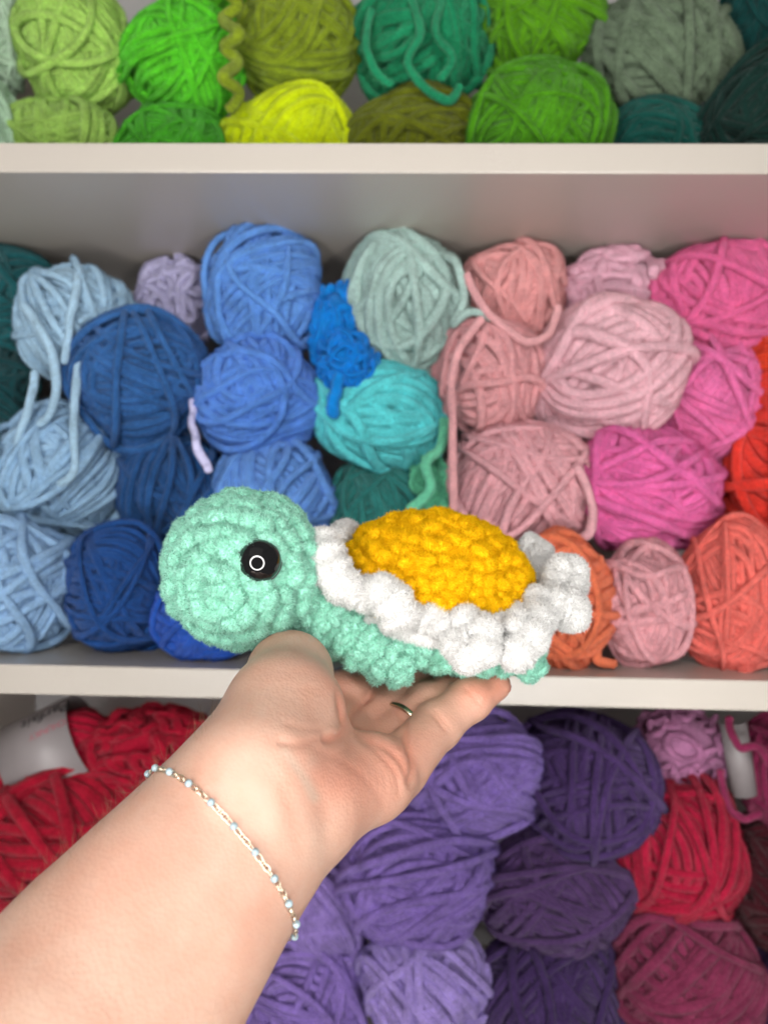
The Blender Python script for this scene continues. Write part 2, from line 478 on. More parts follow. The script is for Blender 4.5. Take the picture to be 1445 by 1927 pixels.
# --- middle shelf, left: blues
ball('M', 'dark teal yarn ball, topmost at the left edge of the middle shelf', (14, 66, 70), (-110, 112, 466, 660), 665, group=g)
ball('M', 'dark teal yarn ball at the left edge beside the pale blue ball', (12, 58, 62), (-150, 52, 640, 850), 650, group=g)
ball('M', 'near black teal yarn ball low at the left edge of the middle shelf', (10, 44, 48), (-150, 40, 830, 1020), 650, group=g)
b_, m_ = ball('M', 'pale blue yarn ball on top of the left column with strands hanging', (164, 198, 222), (40, 254, 502, 728), 640, group=g)
loose(b_, m_, [(45, 575, 590), (70, 610, 583), (98, 660, 582), (106, 720, 582), (100, 770, 585), (75, 800, 585)], 3.4)
loose(b_, m_, [(150, 510, 600), (138, 580, 586), (120, 680, 588)], 3.4)
loose(b_, m_, [(165, 640, 590), (146, 700, 580), (142, 790, 578), (140, 880, 575), (110, 915, 573)], 3.2)
loose(b_, m_, [(68, 705, 592), (52, 770, 590), (28, 850, 590), (20, 910, 592)], 3.2)
ball('M', 'pale blue yarn ball, middle of the left column', (152, 188, 218), (4, 228, 768, 1000), 625, group=g)
ball('M', 'pale blue yarn ball resting on the shelf at the bottom of the left column', (148, 184, 220), (-95, 146, 985, 1218), rest='mid', group=g)
ball('M', 'lavender grey tangle of yarn tucked behind the navy ball', (174, 170, 200), (256, 420, 472, 640), 690, kind='t', name='yarn_tangle', group=g)
ball('M', 'big navy blue yarn ball under the lavender grey tangle', (36, 76, 124), (150, 390, 598, 832), 618, kind=5, group=g)
ball('M', 'navy blue yarn ball, knotted, left of the turtle head', (28, 66, 112), (214, 436, 815, 1015), 640, kind=2, group=g)
ball('M', 'navy blue yarn ball standing on the shelf beside the lowest pale blue one', (22, 60, 114), (130, 318, 1000, 1222), rest='mid', kind=9, group=g)
ball('M', 'dark blue yarn ball on the shelf below the turtle head', (26, 68, 146), (300, 480, 1050, 1230), rest='mid', group=g)
ball('M', 'cornflower blue yarn ball, topmost of its column', (88, 136, 200), (388, 606, 441, 656), 625, group=g)
b_, m_ = ball('M', 'cornflower blue yarn ball, middle of its column', (80, 126, 198), (374, 602, 648, 854), 615, group=g)
ball('M', 'cornflower blue yarn ball just above the turtle head', (94, 140, 204), (418, 632, 836, 1030), 628, group=g)
lt = thing('yarn_end', 'cut lavender yarn end hanging between the navy and cornflower balls', 'yarn', W(375, 830, 575))
loose(lt, yarn_mat('lavender_end', lin((176, 174, 206)) / GAIN['M']), [(366, 752, 600), (362, 790, 585), (372, 840, 572), (393, 886, 566)], 3.2)
ball('M', 'bright azure yarn tangle squeezed between cornflower and sage balls', (0, 130, 212), (580, 690, 530, 720), 622, kind='t', name='yarn_tangle', group=g)
b_, m_ = ball('M', 'bright azure yarn lump hanging above the aqua ball', (0, 124, 206), (596, 712, 620, 745), 596, kind='t', name='yarn_tangle', group=g)
loose(b_, m_, [(640, 700, 580), (630, 745, 578), (624, 780, 580)], 5)
b_, m_ = ball('M', 'sage grey yarn ball behind the bright azure tangle', (130, 152, 147), (648, 872, 460, 690), 632, group=g)
loose(b_, m_, [(840, 485, 600), (865, 500, 590), (872, 560, 590), (850, 610, 590), (885, 588, 585), (925, 600, 580)], 3.2)
ball('M', 'aqua yarn ball of thick strands below the sage grey ball', (76, 172, 176), (604, 832, 682, 880), 618, kind=6, group=g)
ball('M', 'dark sea green yarn ball directly behind the turtle shell', (30, 92, 88), (628, 806, 862, 1060), 635, group=g)
ball('M', 'seafoam green yarn wisp left of the large rose ball', (84, 160, 128), (768, 850, 850, 985), 610, kind='t', name='yarn_tangle', group=g)
b_, m_ = BALLS[-1][3], mat_cache[(84, 160, 128, 'M')]
loose(b_, m_, [(836, 790, 590), (830, 840, 582), (800, 870, 575), (812, 920, 572), (770, 960, 572)], 4)
ball('M', 'dark teal yarn ball on the shelf hidden behind the turtle neck', (20, 70, 84), (480, 690, 1030, 1240), rest='mid', group=g)
ball('M', 'deep sea green yarn ball on the shelf hidden behind the turtle body', (26, 84, 80), (700, 900, 1040, 1245), rest='mid', group=g)
# --- middle shelf, right: pinks
ball('M', 'salmon pink yarn ball, topmost beside the sage grey one', (242, 172, 172), (868, 1066, 460, 642), 640, kind=8, group=g)
b_, m_ = ball('M', 'rose pink yarn ball with a long strand draped down its left side', (236, 172, 176), (820, 1028, 602, 815), 615, group=g)
loose(b_, m_, [(905, 600, 575), (868, 650, 568), (850, 720, 564), (850, 800, 564), (853, 880, 562), (852, 960, 562)], 3.3)
loose(b_, m_, [(875, 520, 590), (920, 590, 578), (985, 640, 568), (1035, 625, 570), (1045, 580, 578)], 3.2)
ball('M', 'large dusty mauve yarn ball left of the hot pink column', (214, 168, 178), (1020, 1272, 570, 826), 608, kind=6, group=g)
ball('M', 'baby pink bundle of thick folded yarn on top of the mauve ball', (250, 196, 216), (1058, 1266, 462, 612), 645, kind='t', name='yarn_bundle', group=g)
ball('M', 'hot pink yarn ball, topmost at the right end', (232, 106, 160), (1244, 1475, 446, 640), 628, group=g)
ball('M', 'hot pink yarn ball in the middle of the right column', (228, 114, 170), (1234, 1428, 634, 882), 622, group=g)
b_, m_ = ball('M', 'large rose pink yarn ball just above the turtle ruffle', (238, 178, 186), (846, 1102, 800, 1028), 598, group=g)
loose(b_, m_, [(1085, 880, 560), (1112, 950, 556), (1110, 1000, 556), (1080, 1022, 558)], 3.4)
ball('M', 'magenta pink yarn ball right of the large rose pink one', (228, 106, 170), (1086, 1332, 800, 1036), 592, kind=8, group=g)
ball('M', 'orange red yarn ball, uppermost at the right picture edge', (226, 66, 34), (1394, 1600, 606, 770), 620, group=g)
ball('M', 'scarlet yarn ball at the right picture edge beside the magenta one', (224, 58, 46), (1346, 1620, 735, 1075), 612, group=g)
b_, m_ = ball('M', 'orange yarn ball on the shelf behind the white ruffle', (224, 118, 82), (960, 1140, 1015, 1252), rest='mid', group=g)
loose(b_, m_, [(1125, 1050, 540), (1132, 1120, 530), (1128, 1200, 528), (1122, 1240, 527), (1155, 1250, 527)], 3.6)
loose(BALLS[-4][3], mat_cache[(228, 106, 170, 'M')], [(1085, 1020, 550), (1112, 1080, 537), (1118, 1140, 535), (1112, 1185, 534)], 3.2)
ball('M', 'mauve grey yarn ball standing on the shelf right of the ruffle', (172, 124, 130), (1134, 1296, 1030, 1256), rest='mid', kind=0, group=g)
b_, m_ = ball('M', 'coral red yarn ball resting on the shelf at the right end', (232, 112, 102), (1280, 1470, 992, 1250), rest='mid', group=g)
loose(b_, m_, [(1460, 1245, 545), (1425, 1252, 532), (1395, 1262, 528)], 3.2)
loose(BALLS[-5][3], mat_cache[(228, 106, 170, 'M')], [(1350, 1000, 545), (1375, 1060, 530), (1405, 1120, 525), (1412, 1190, 527)], 3.0)
# --- bottom shelf: crimson, violets, plums
ball('B', 'crimson yarn tangle under the middle shelf, right of the paper label', (148, 4, 38), (140, 420, 1325, 1500), 645, kind='t', name='yarn_tangle', group=g)
ball('B', 'crimson yarn ball left of the forearm', (140, 4, 34), (-60, 285, 1450, 1720), 625, group=g)
ball('B', 'dark crimson yarn ball low at the left picture edge', (140, 6, 34), (-190, 70, 1640, 1880), 630, group=g)
ball('B', 'crimson yarn ball hidden behind the forearm, showing at its lower edge', (165, 10, 46), (300, 490, 1700, 1960), 660, rest='bottom', group=g)
ball('B', 'dark red yarn ball hidden behind the wrist', (140, 10, 44), (430, 660, 1360, 1600), 650, group=g)
ball('B', 'violet yarn ball, topmost, right behind the little finger', (120, 98, 164), (768, 1006, 1348, 1562), 612, group=g)
ball('B', 'violet yarn ball, middle of the violet column', (114, 92, 156), (644, 922, 1520, 1765), 606, group=g)
ball('B', 'dusky violet yarn ball peeking out right of the wrist', (122, 102, 160), (500, 688, 1590, 1812), 640, group=g)
ball('B', 'pale violet yarn ball at the bottom edge of the picture', (140, 122, 180), (678, 922, 1735, 1960), 604, rest='bottom', group=g)
ball('B', 'violet yarn ball at the bottom edge beside the forearm', (118, 96, 160), (458, 690, 1790, 2000), 622, rest='bottom', group=g)
ball('B', 'dark purple yarn ball, topmost of its column', (66, 44, 92), (974, 1226, 1350, 1594), 615, kind=5, group=g)
ball('B', 'dark purple yarn ball, middle of its column', (72, 48, 90), (914, 1178, 1560, 1784), 606, group=g)
ball('B', 'dark purple yarn ball at the bottom edge of the picture', (58, 38, 82), (904, 1166, 1762, 1990), 604, rest='bottom', group=g)
ball('B', 'dusty mauve yarn tangle under the middle shelf', (160, 106, 142), (1192, 1368, 1330, 1486), 645, kind='t', name='yarn_tangle', group=g)
ball('B', 'cherry red yarn ball between the dark purple and plum balls', (152, 16, 50), (1150, 1392, 1474, 1728), 612, group=g)
ball('B', 'plum burgundy yarn ball below the cherry red one', (112, 38, 68), (1152, 1404, 1708, 1960), 606, rest='bottom', group=g)
b_, m_ = ball('B', 'dark magenta yarn skein with a white paper band at the right edge', (118, 32, 68), (1398, 1580, 1350, 1548), 625, group=g)
loose(b_, m_, [(1372, 1350, 590), (1385, 1400, 580), (1425, 1408, 575), (1450, 1440, 575)], 3.2)
loose(b_, m_, [(1355, 1450, 590), (1362, 1500, 590), (1395, 1540, 588), (1430, 1530, 590)], 3.2)
ball('B', 'blackish wine red yarn ball at the right picture edge', (58, 8, 20), (1370, 1600, 1535, 1785), 625, group=g)
ball('B', 'blackish purple yarn ball in the lower right corner', (44, 20, 60), (1378, 1600, 1770, 2000), 625, rest='bottom', group=g)

# labelled skein
def sleeve(root, name, c, ax, up, r, L_, a0, a1, mat, n=40):
    ax = ax / np.linalg.norm(ax); up = up - up.dot(ax) * ax; up /= np.linalg.norm(up); bi = np.cross(ax, up)
    t = np.linspace(a0, a1, n); V = []; 
    for q in (r, r + .0004):
        for s in (-.5, .5):
            for k in t: V.append(c + ax * s * L_ + q * (math.cos(k) * up + math.sin(k) * bi))
    V = np.array(V); i = np.arange(n - 1)
    Q = np.concatenate([np.stack([2 * n + i, 2 * n + i + 1, 3 * n + i + 1, 3 * n + i], 1), np.stack([i, n + i, n + i + 1, i + 1], 1),
                        np.stack([i, i + 1, 2 * n + i + 1, 2 * n + i], 1), np.stack([n + i, 3 * n + i, 3 * n + i + 1, n + i + 1], 1)])
    mb = MB(); mb.add((V - np.array(root.location)) / np.array(root.scale), Q)
    return obj(name, mb.mesh(name), mat, root), ax, up, bi
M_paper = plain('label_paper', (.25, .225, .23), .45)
skc = W(106, 1418, 648)
sk = thing('labelled_yarn_skein', 'crimson yarn skein with white printed paper label at the lower left', 'yarn', skc - np.array([0, 0, .04]))
ax = RIGHT * .885 + UP * .40 + FWD * .10
key = (150, 6, 40, 'B'); mat_cache[key] = yarn_mat('yarn_skein', lin(key[:3]) / GAIN['B'])
from mathutils import Quaternion
qx = Vector((1, 0, 0)).rotation_difference(Vector(ax))
for nm, me in VAR[3]:
    if nm in ('pile', 'outer_strand'): continue
    o = obj_m(nm, me, mat_cache[key], sk)
    o.matrix_basis = Matrix.Translation((-.010, 0, .036)) @ qx.to_matrix().to_4x4() @ Matrix.Diagonal((.060, .0290, .0290, 1))
sl, ax, up_, bi_ = sleeve(sk, 'paper_label', skc, np.array(ax), UP * .6 - FWD * .8, .0385, .060, -math.pi * .98, math.pi * .98, M_paper)
def wrap_text(parent, body, size, u0, ang0, mat, r, flip=True, depth=.0):
    cu = bpy.data.curves.new('lettering', 'FONT'); cu.body = body; cu.size = size; cu.align_x = 'CENTER'; cu.resolution_u = 3
    to = bpy.data.objects.new('lettering_tmp', cu); col.objects.link(to)
    bpy.context.view_layer.update()
    me = bpy.data.meshes.new_from_object(to.evaluated_get(bpy.context.evaluated_depsgraph_get()))
    bpy.data.objects.remove(to)
    me.name = 'lettering'
    sgn = -1.0 if flip else 1.0
    for v in me.vertices:
        u = sgn * v.co.x * 1.0 + u0; a = ang0 - SGN * v.co.y / r
        # a grows towards 'bi_'; text rises towards the top of the sleeve
        p = skc + ax * u + (r + .0009) * (math.cos(a) * up_ + math.sin(a) * bi_)
        v.co = Vector(p - np.array(sk.location))
    me.materials.clear(); me.materials.append(mat)
    return obj('lettering', me, None, parent)
SGN = 1.0 if bi_.dot(UP) > 0 else -1.0
M_ink = plain('black_ink', (.012, .012, .014), .5); M_pink = plain('pink_ink', (.42, .10, .14), .5)
SGN = 1.0 if bi_.dot(UP) > 0 else -1.0
wrap_text(sl, 'Parfait', .0165, .012, SGN * .62, M_ink, .0385)
wrap_text(sl, 'CHUNKY', .0075, .014, SGN * .12, M_pink, .0385)
bd = [b for b in BALLS if 'white paper band' in b[0]][0]
_, a2, u2, b2 = sleeve(bd[3], 'paper_band', W(1388, 1425, 612), RIGHT * -.15 + UP * .98, -FWD, .010, .058, -1.6, 1.6, M_paper)

# ------------------------------------------------------------------ forearm and hand (signed distance field -> one continuous skin mesh)
H = 1.30
lo_ = np.array([-190., 70., -290.]); hi_ = np.array([66., 385., -36.])
nx, ny, nz = [int(v) for v in np.ceil((hi_ - lo_) / H)]
FLD = np.full((nx, ny, nz), 60.0, np.float32)
def prim(a, b, ra, rb, k=8.0, flat=None, s=1.0, fld=None):
    "tapered capsule, optionally flattened along 'flat' by factor s, smooth-joined into the field"
    a = np.asarray(a, float); b = np.asarray(b, float); rm = max(ra, rb) + k + 6
    l = np.maximum(np.floor((np.minimum(a, b) - rm - lo_) / H).astype(int), 0)
    h = np.minimum(np.ceil((np.maximum(a, b) + rm - lo_) / H).astype(int) + 1, [nx, ny, nz])
    if np.any(h <= l): return
    X = (lo_[0] + H * np.arange(l[0], h[0]))[:, None, None].astype(np.float32)
    Y = (lo_[1] + H * np.arange(l[1], h[1]))[None, :, None].astype(np.float32)
    Z = (lo_[2] + H * np.arange(l[2], h[2]))[None, None, :].astype(np.float32)
    ab = b - a; L2 = max(ab.dot(ab), 1e-6)
    t = np.clip(((X - a[0]) * ab[0] + (Y - a[1]) * ab[1] + (Z - a[2]) * ab[2]) / L2, 0, 1)
    vx = X - a[0] - t * ab[0]; vy = Y - a[1] - t * ab[1]; vz = Z - a[2] - t * ab[2]
    if flat is not None:
        f = np.asarray(flat, float); f = f - f.dot(ab) * ab / L2; f /= np.linalg.norm(f)
        w = (vx * f[0] + vy * f[1] + vz * f[2]) * (s - 1)
        vx = vx + w * f[0]; vy = vy + w * f[1]; vz = vz + w * f[2]
    d = np.sqrt(vx * vx + vy * vy + vz * vz) - (ra + (rb - ra) * t)
    if flat is not None: d = d / (1 + (s - 1) * .5)
    g_ = FLD[l[0]:h[0], l[1]:h[1], l[2]:h[2]]
    hh = np.clip(.5 + .5 * (g_ - d) / k, 0, 1)
    FLD[l[0]:h[0], l[1]:h[1], l[2]:h[2]] = g_ * (1 - hh) + d * hh - k * hh * (1 - hh)

camn = np.array([0.10, -1.0, 0.35])          # the inner side of the wrist looks this way
ARM = [((-560, 3700, 118), 43), ((-330, 2760, 140), 41), ((-90, 2270, 168), 39), ((95, 2017, 190), 36), ((232, 1834, 208), 33.8), ((335, 1700, 220), 31.0), ((420, 1592, 231), 28.6), ((500, 1515, 242), 27.5)]
for (p, ra), (q, rb) in zip(ARM[:-1], ARM[1:]):
    prim(C(*p), C(*q), ra, rb, 6, camn, 1.28)
car = C(520, 1498, 246)
MCP = {'little': (752, 1440, 282), 'ring': (726, 1410, 299), 'middle': (698, 1360, 308), 'index': (648, 1305, 317)}
prim(C(470, 1520, 240), C(600, 1445, 269), 25, 17, 8, camn, 1.3)
pback = np.array([-.05, .75, -.66])           # away from the palm
for f_, r_ in (('little', 10.0), ('ring', 9.5), ('middle', 11), ('index', 11)):
    prim(car + pback * 3, C(*MCP[f_]) + pback * (3.5 if f_ == 'little' else 7.0), 15.5, r_, 6, camn, 1.1)
# heel of the hand on the little finger side, ball of the thumb
prim(C(598, 1512, 250), C(700, 1462, 270), 15.5, 14.0, 9)
prim(C(700, 1465, 270), C(742, 1446, 281), 13.5, 10.5, 6)
prim(C(486, 1442, 236), C(533, 1340, 258), 19.5, 18.8, 9)
prim(C(533, 1340, 258), C(546, 1268, 284), 18.6, 15.6, 6)
prim(C(546, 1270, 284), C(580, 1266, 308), 15.0, 9.5, 4)
prim(C(590, 1340, 262), C(612, 1368, 268), 9.5, 8.0, 6)
# fingers
FIN = {'little': [((760, 1432, 283), 10.6), ((822, 1366, 302), 9.0), ((884, 1316, 312), 8.3), ((930, 1289, 319), 6.9)],
       'ring': [((718, 1408, 301), 10.4), ((800, 1332, 317), 9.7), ((872, 1286, 331), 8.6), ((925, 1270, 343), 7.4)],
       'middle': [((690, 1360, 311), 10.6), ((766, 1300, 329), 9.8), ((838, 1262, 347), 8.8), ((895, 1258, 364), 7.6)],
       'index': [((648, 1305, 317), 10.8), ((695, 1277, 344), 9.8), ((752, 1256, 358), 8.8), ((800, 1252, 368), 7.6)]}
for f_, ch in FIN.items():
    F0 = FLD.copy(); FLD[:] = 60
    for (p, ra), (q, rb) in zip(ch[:-1], ch[1:]):
        prim(C(*p), C(*q), ra, rb, 3.0)
    for (p, ra) in ch[1:3]: prim(C(*p), C(*p), ra + .35, ra + .35, 2.5)
    F1 = FLD.copy(); k_ = 2.0                     # fingers meet each other with a tight fold, the palm with a soft one
    hh = np.clip(.5 + .5 * (F0 - F1) / k_, 0, 1)
    FLD[:] = F0 * (1 - hh) + F1 * hh - k_ * hh * (1 - hh)
    del F0, F1
FLD_S = FLD

def sdf(P):
    "trilinear lookup of the field at camera-mm points"
    q = (np.asarray(P, float) - lo_) / H; q = np.clip(q, 0, np.array([nx, ny, nz]) - 1.001)
    i = np.floor(q).astype(int); f = q - i; o = 0
    for dx in (0, 1):
        for dy in (0, 1):
            for dz in (0, 1):
                w = (f[..., 0] if dx else 1 - f[..., 0]) * (f[..., 1] if dy else 1 - f[..., 1]) * (f[..., 2] if dz else 1 - f[..., 2])
                o = o + w * FLD[i[..., 0] + dx, i[..., 1] + dy, i[..., 2] + dz]
    return o
def sdf_n(P, e=1.6):
    P = np.asarray(P, float)
    g_ = np.stack([sdf(P + np.eye(3)[k] * e) - sdf(P - np.eye(3)[k] * e) for k in range(3)], -1)
    return g_ / (np.linalg.norm(g_, axis=-1, keepdims=True) + 1e-9)

def surface_nets(G):
    s = G < 0
    cnt = np.zeros((G.shape[0] - 1, G.shape[1] - 1, G.shape[2] - 1), np.int8)
    for dx in (0, 1):
        for dy in (0, 1):
            for dz in (0, 1):
                cnt += s[dx:G.shape[0] - 1 + dx, dy:G.shape[1] - 1 + dy, dz:G.shape[2] - 1 + dz]
    act = np.argwhere((cnt > 0) & (cnt < 8))
    idx = np.full(cnt.shape, -1, np.int32); idx[act[:, 0], act[:, 1], act[:, 2]] = np.arange(len(act))
    acc = np.zeros((len(act), 3)); n = np.zeros(len(act))
    cs = [(dx, dy, dz) for dx in (0, 1) for dy in (0, 1) for dz in (0, 1)]
    for a in range(8):
        for b in range(a + 1, 8):
            if sum(abs(np.array(cs[a]) - np.array(cs[b]))) != 1: continue
            va = G[act[:, 0] + cs[a][0], act[:, 1] + cs[a][1], act[:, 2] + cs[a][2]]
            vb = G[act[:, 0] + cs[b][0], act[:, 1] + cs[b][1], act[:, 2] + cs[b][2]]
            mk = (va < 0) != (vb < 0); t = np.where(mk, va / np.where(mk, va - vb, 1), 0)
            p = np.array(cs[a])[None] + t[:, None] * (np.array(cs[b]) - np.array(cs[a]))[None]
            acc[mk] += p[mk]; n[mk] += 1
    V = act + acc / n[:, None]
    quads = []
    for axis in range(3):
        o1, o2 = [(1, 2), (2, 0), (0, 1)][axis]
        sl0 = [slice(None)] * 3; sl1 = [slice(None)] * 3
        sl0[axis] = slice(0, -1); sl1[axis] = slice(1, None)
        e = np.argwhere(s[tuple(sl0)] != s[tuple(sl1)])
        e = e[(e[:, o1] > 0) & (e[:, o2] > 0) & (e[:, o1] < G.shape[o1] - 1) & (e[:, o2] < G.shape[o2] - 1)]
        u1 = np.eye(3, dtype=int)[o1]; u2 = np.eye(3, dtype=int)[o2]
        g4 = [e - u1 - u2, e - u2, e, e - u1]
        q = np.stack([idx[c[:, 0], c[:, 1], c[:, 2]] for c in g4], 1)
        fl = s[e[:, 0], e[:, 1], e[:, 2]]
        q[~fl] = q[~fl][:, ::-1]
        quads.append(q[(q >= 0).all(1)])
    return V, np.concatenate(quads)

HV, HQ = surface_nets(FLD)
HV = lo_ + HV * H
def subdivide(V, Q):
    "one level of linear quad subdivision"
    E = np.sort(np.concatenate([Q[:, [i, (i + 1) % 4]] for i in range(4)]), 1)
    u, inv = np.unique(E[:, 0].astype(np.int64) * len(V) + E[:, 1], return_inverse=True)
    a = u // len(V); b = u % len(V); nv = len(V); ne = len(u); nf = len(Q)
    V2 = np.concatenate([V, (V[a] + V[b]) / 2, V[Q].mean(1)])
    ei = nv + inv.reshape(4, nf); fi = nv + ne + np.arange(nf)
    Q2 = np.concatenate([np.stack([Q[:, i], ei[i], fi, ei[(i + 3) % 4]], 1) for i in range(4)])
    return V2, Q2
def laplace(V, Q, it=3, lam=.5):
    e = np.concatenate([Q[:, [i, (i + 1) % 4]] for i in range(4)]); e = np.concatenate([e, e[:, ::-1]])
    deg = np.bincount(e[:, 0], minlength=len(V))[:, None]
    for _ in range(it):
        s_ = np.stack([np.bincount(e[:, 0], weights=V[e[:, 1], k], minlength=len(V)) for k in range(3)], 1)
        V = V * (1 - lam) + lam * s_ / deg
    return V
HV = laplace(HV, HQ, 3)
HV, HQ = subdivide(HV, HQ)
HV = laplace(HV, HQ, 3)
HN = sdf_n(HV)
PXH = np.stack([722.5 + F * HV[:, 0] / HV[:, 1], 963.5 - F * HV[:, 2] / HV[:, 1]], 1)
facing = np.clip(-np.einsum('ij,ij->i', HN, HV / np.linalg.norm(HV, axis=1)[:, None]) * 3, 0, 1)
def near(poly, D0, D1):
    "pixel distance of every skin vertex to a crease traced on the palm, with its run 0..1"
    P = spline(poly, 60); best = np.full(len(HV), 1e9); run = np.zeros(len(HV))
    sel = np.where((facing > 0) & (HV[:, 1] > D0) & (HV[:, 1] < D1) & (PXH > P.min(0) - 60).all(1) & (PXH < P.max(0) + 60).all(1))[0]
    if len(sel):
        d = np.hypot(PXH[sel, None, 0] - P[None, :, 0], PXH[sel, None, 1] - P[None, :, 1]); k = d.argmin(1)
        best[sel] = d[np.arange(len(sel)), k]; run[sel] = k / 59
    return best, run
disp = np.zeros(len(HV)); crease = np.zeros(len(HV))
CREASES = [  # photo pixels, depth mm, width px
    ([(637, 1300), (645, 1345), (650, 1368), (640, 1385), (618, 1392), (600, 1390)], 1.9, 8),
    ([(652, 1362), (675, 1330), (700, 1306)], 1.1, 8),
    ([(652, 1360), (690, 1390), (730, 1410), (758, 1440), (772, 1480)], 1.0, 8),
    ([(668, 1385), (710, 1415), (745, 1455), (752, 1500)], .6, 7),
    ([(762, 1368), (764, 1395), (774, 1425), (777, 1450), (770, 1482)], 1.5, 6),
    ([(700, 1303), (690, 1312), (680, 1322)], 1.2, 7),
    ([(742, 1332), (752, 1345), (762, 1369)], .8, 7),
    ([(808, 1338), (824, 1356), (840, 1376)], .55, 4), ([(816, 1334), (832, 1353), (848, 1372)], .45, 4),
    ([(872, 1292), (888, 1308), (902, 1326)], .35, 4),
    ([(540, 1418), (570, 1452), (600, 1492), (614, 1552), (612, 1590)], .35, 16),
    ([(585, 1405), (640, 1432), (690, 1470), (725, 1515)], .30, 8),
    ([(520, 1395), (560, 1400), (600, 1388)], .7, 9), ([(530, 1360), (570, 1372), (610, 1372)], .35, 7),
    ([(470, 1275), (530, 1262), (590, 1270)], .12, 9), ([(462, 1300), (520, 1290), (600, 1300)], .10, 8),
    ([(505, 1440), (540, 1500), (560, 1560), (565, 1610)], .35, 14),
]
for j in range(9):
    x = 655 + j * 13
    CREASES.append(([(x, 1440 + j * 3), (x + 6, 1480 + j), (x - 4, 1530 - j * 6)], .13, 4))
for poly, dp, wd in CREASES:
    d, run = near(poly, 205, 345)
    fade = np.clip(np.minimum(run, 1 - run) * 6 + .25, 0, 1)
    k_ = np.exp(-(d / wd) ** 2) * fade * facing
    dp *= .62; disp -= dp * k_; disp += dp * .12 * np.exp(-((d - wd * 2.2) / (wd * 1.3)) ** 2) * fade * facing * (d < 1e8)
    crease = np.maximum(crease, k_ * min(1, dp * .9))
for (x, y, r_, a_) in [(575, 1560, 40, .5), (520, 1530, 26, .35), (655, 1470, 60, .8), (560, 1360, 45, .5), (625, 1378, 13, .9), (600, 1392, 12, .6), (715, 1376, 20, .3)]:
    d = np.hypot(PXH[:, 0] - x, PXH[:, 1] - y); disp += a_ * np.exp(-(d / r_) ** 2) * facing
HV2 = HV + HN * disp[:, None]
# skin tint: flushed heel of the hand and finger tips, bluish veins at the wrist
red = np.zeros(len(HV)); vein = np.zeros(len(HV))
for (x, y, r_, a_) in [(640, 1450, 70, .42), (700, 1480, 80, .40), (935, 1285, 45, .9), (890, 1300, 40, .5), (800, 1380, 60, .35), (700, 1345, 60, .5), (620, 1470, 60, .2), (470, 1600, 90, .2), (250, 1650, 140, .22), (760, 1420, 40, .4), (640, 1290, 30, .5), (830, 1290, 60, .35)]:
    red += a_ * np.exp(-(np.hypot(PXH[:, 0] - x, PXH[:, 1] - y) / r_) ** 2)
red = np.clip(red + crease * .55, 0, 1)
for poly, a_, wd in [([(535, 1415), (555, 1440), (575, 1470), (590, 1500)], .75, 12), ([(470, 1480), (500, 1540), (500, 1600), (470, 1680)], .35, 20), ([(430, 1480), (440, 1560), (400, 1650)], .22, 20), ([(590, 1430), (560, 1480), (570, 1540)], .25, 10)]:
    d, run = near(poly, 180, 345); vein = np.maximum(vein, a_ * np.exp(-(d / wd) ** 2))
mt, nt, bs, N, L = nodes('skin')
at = N.new('ShaderNodeAttribute'); at.attribute_name = 'tint'
sep = N.new('ShaderNodeSeparateColor'); L.new(at.outputs['Color'], sep.inputs[0])
tc = N.new('ShaderNodeTexCoord')
n1 = N.new('ShaderNodeTexNoise'); n1.inputs['Scale'].default_value = 55; n1.inputs['Detail'].default_value = 9; n1.inputs['Roughness'].default_value = .62
L.new(tc.outputs['Object'], n1.inputs['Vector'])
cr = N.new('ShaderNodeValToRGB'); e_ = cr.color_ramp.elements
SK = np.array([.42, .275, .21])
e_[0].position = .3; e_[0].color = (*(SK * np.array([.95, .80, .76])), 1); e_[1].position = .7; e_[1].color = (*(SK * np.array([1.05, 1.06, 1.06])), 1)
L.new(n1.outputs['Fac'], cr.inputs[0])
mx = N.new('ShaderNodeMix'); mx.data_type = 'RGBA'; mx.inputs['B'].default_value = (.50, .215, .15, 1)
L.new(sep.outputs[0], mx.inputs['Factor']); L.new(cr.outputs[0], mx.inputs['A'])
mv = N.new('ShaderNodeMix'); mv.data_type = 'RGBA'; mv.inputs['B'].default_value = (.40, .295, .23, 1)
L.new(sep.outputs[1], mv.inputs['Factor']); L.new(mx.outputs['Result'], mv.inputs['A'])
L.new(mv.outputs['Result'], bs.inputs['Base Color'])
S(bs, Roughness=.50, Subsurface_Weight=.18, Subsurface_Scale=.004)
bs.inputs['Subsurface Radius'].default_value = (1.0, .35, .2)
bs.inputs['Specular IOR Level'].default_value = .35
vo = N.new('ShaderNodeTexVoronoi'); vo.inputs['Scale'].default_value = 900
n2 = N.new('ShaderNodeTexNoise'); n2.inputs['Scale'].default_value = 350; n2.inputs['Detail'].default_value = 4
L.new(tc.outputs['Object'], vo.inputs['Vector']); L.new(tc.outputs['Object'], n2.inputs['Vector'])
ad = N.new('ShaderNodeMath'); ad.operation = 'ADD'; L.new(vo.outputs['Distance'], ad.inputs[0]); L.new(n2.outputs['Fac'], ad.inputs[1])
bp = N.new('ShaderNodeBump'); bp.inputs['Strength'].default_value = .16; bp.inputs['Distance'].default_value = .0006
L.new(ad.outputs[0], bp.inputs['Height']); L.new(bp.outputs[0], bs.inputs['Normal'])
M_skin = mt
hw = CW(HV2); hbase = CW(C(418, 1590, 230))
hme = mesh_np('person', hw - hbase, [HQ[:, ::-1]])
ca = hme.color_attributes.new('tint', 'FLOAT_COLOR', 'POINT')
ca.data.foreach_set('color', np.stack([red, vein, crease, np.ones(len(red))], 1).astype(np.float32).ravel())
person = obj('person', hme, M_skin, None, hbase)
tag(person, 'bare forearm and open palm up hand holding the crochet turtle', 'person')
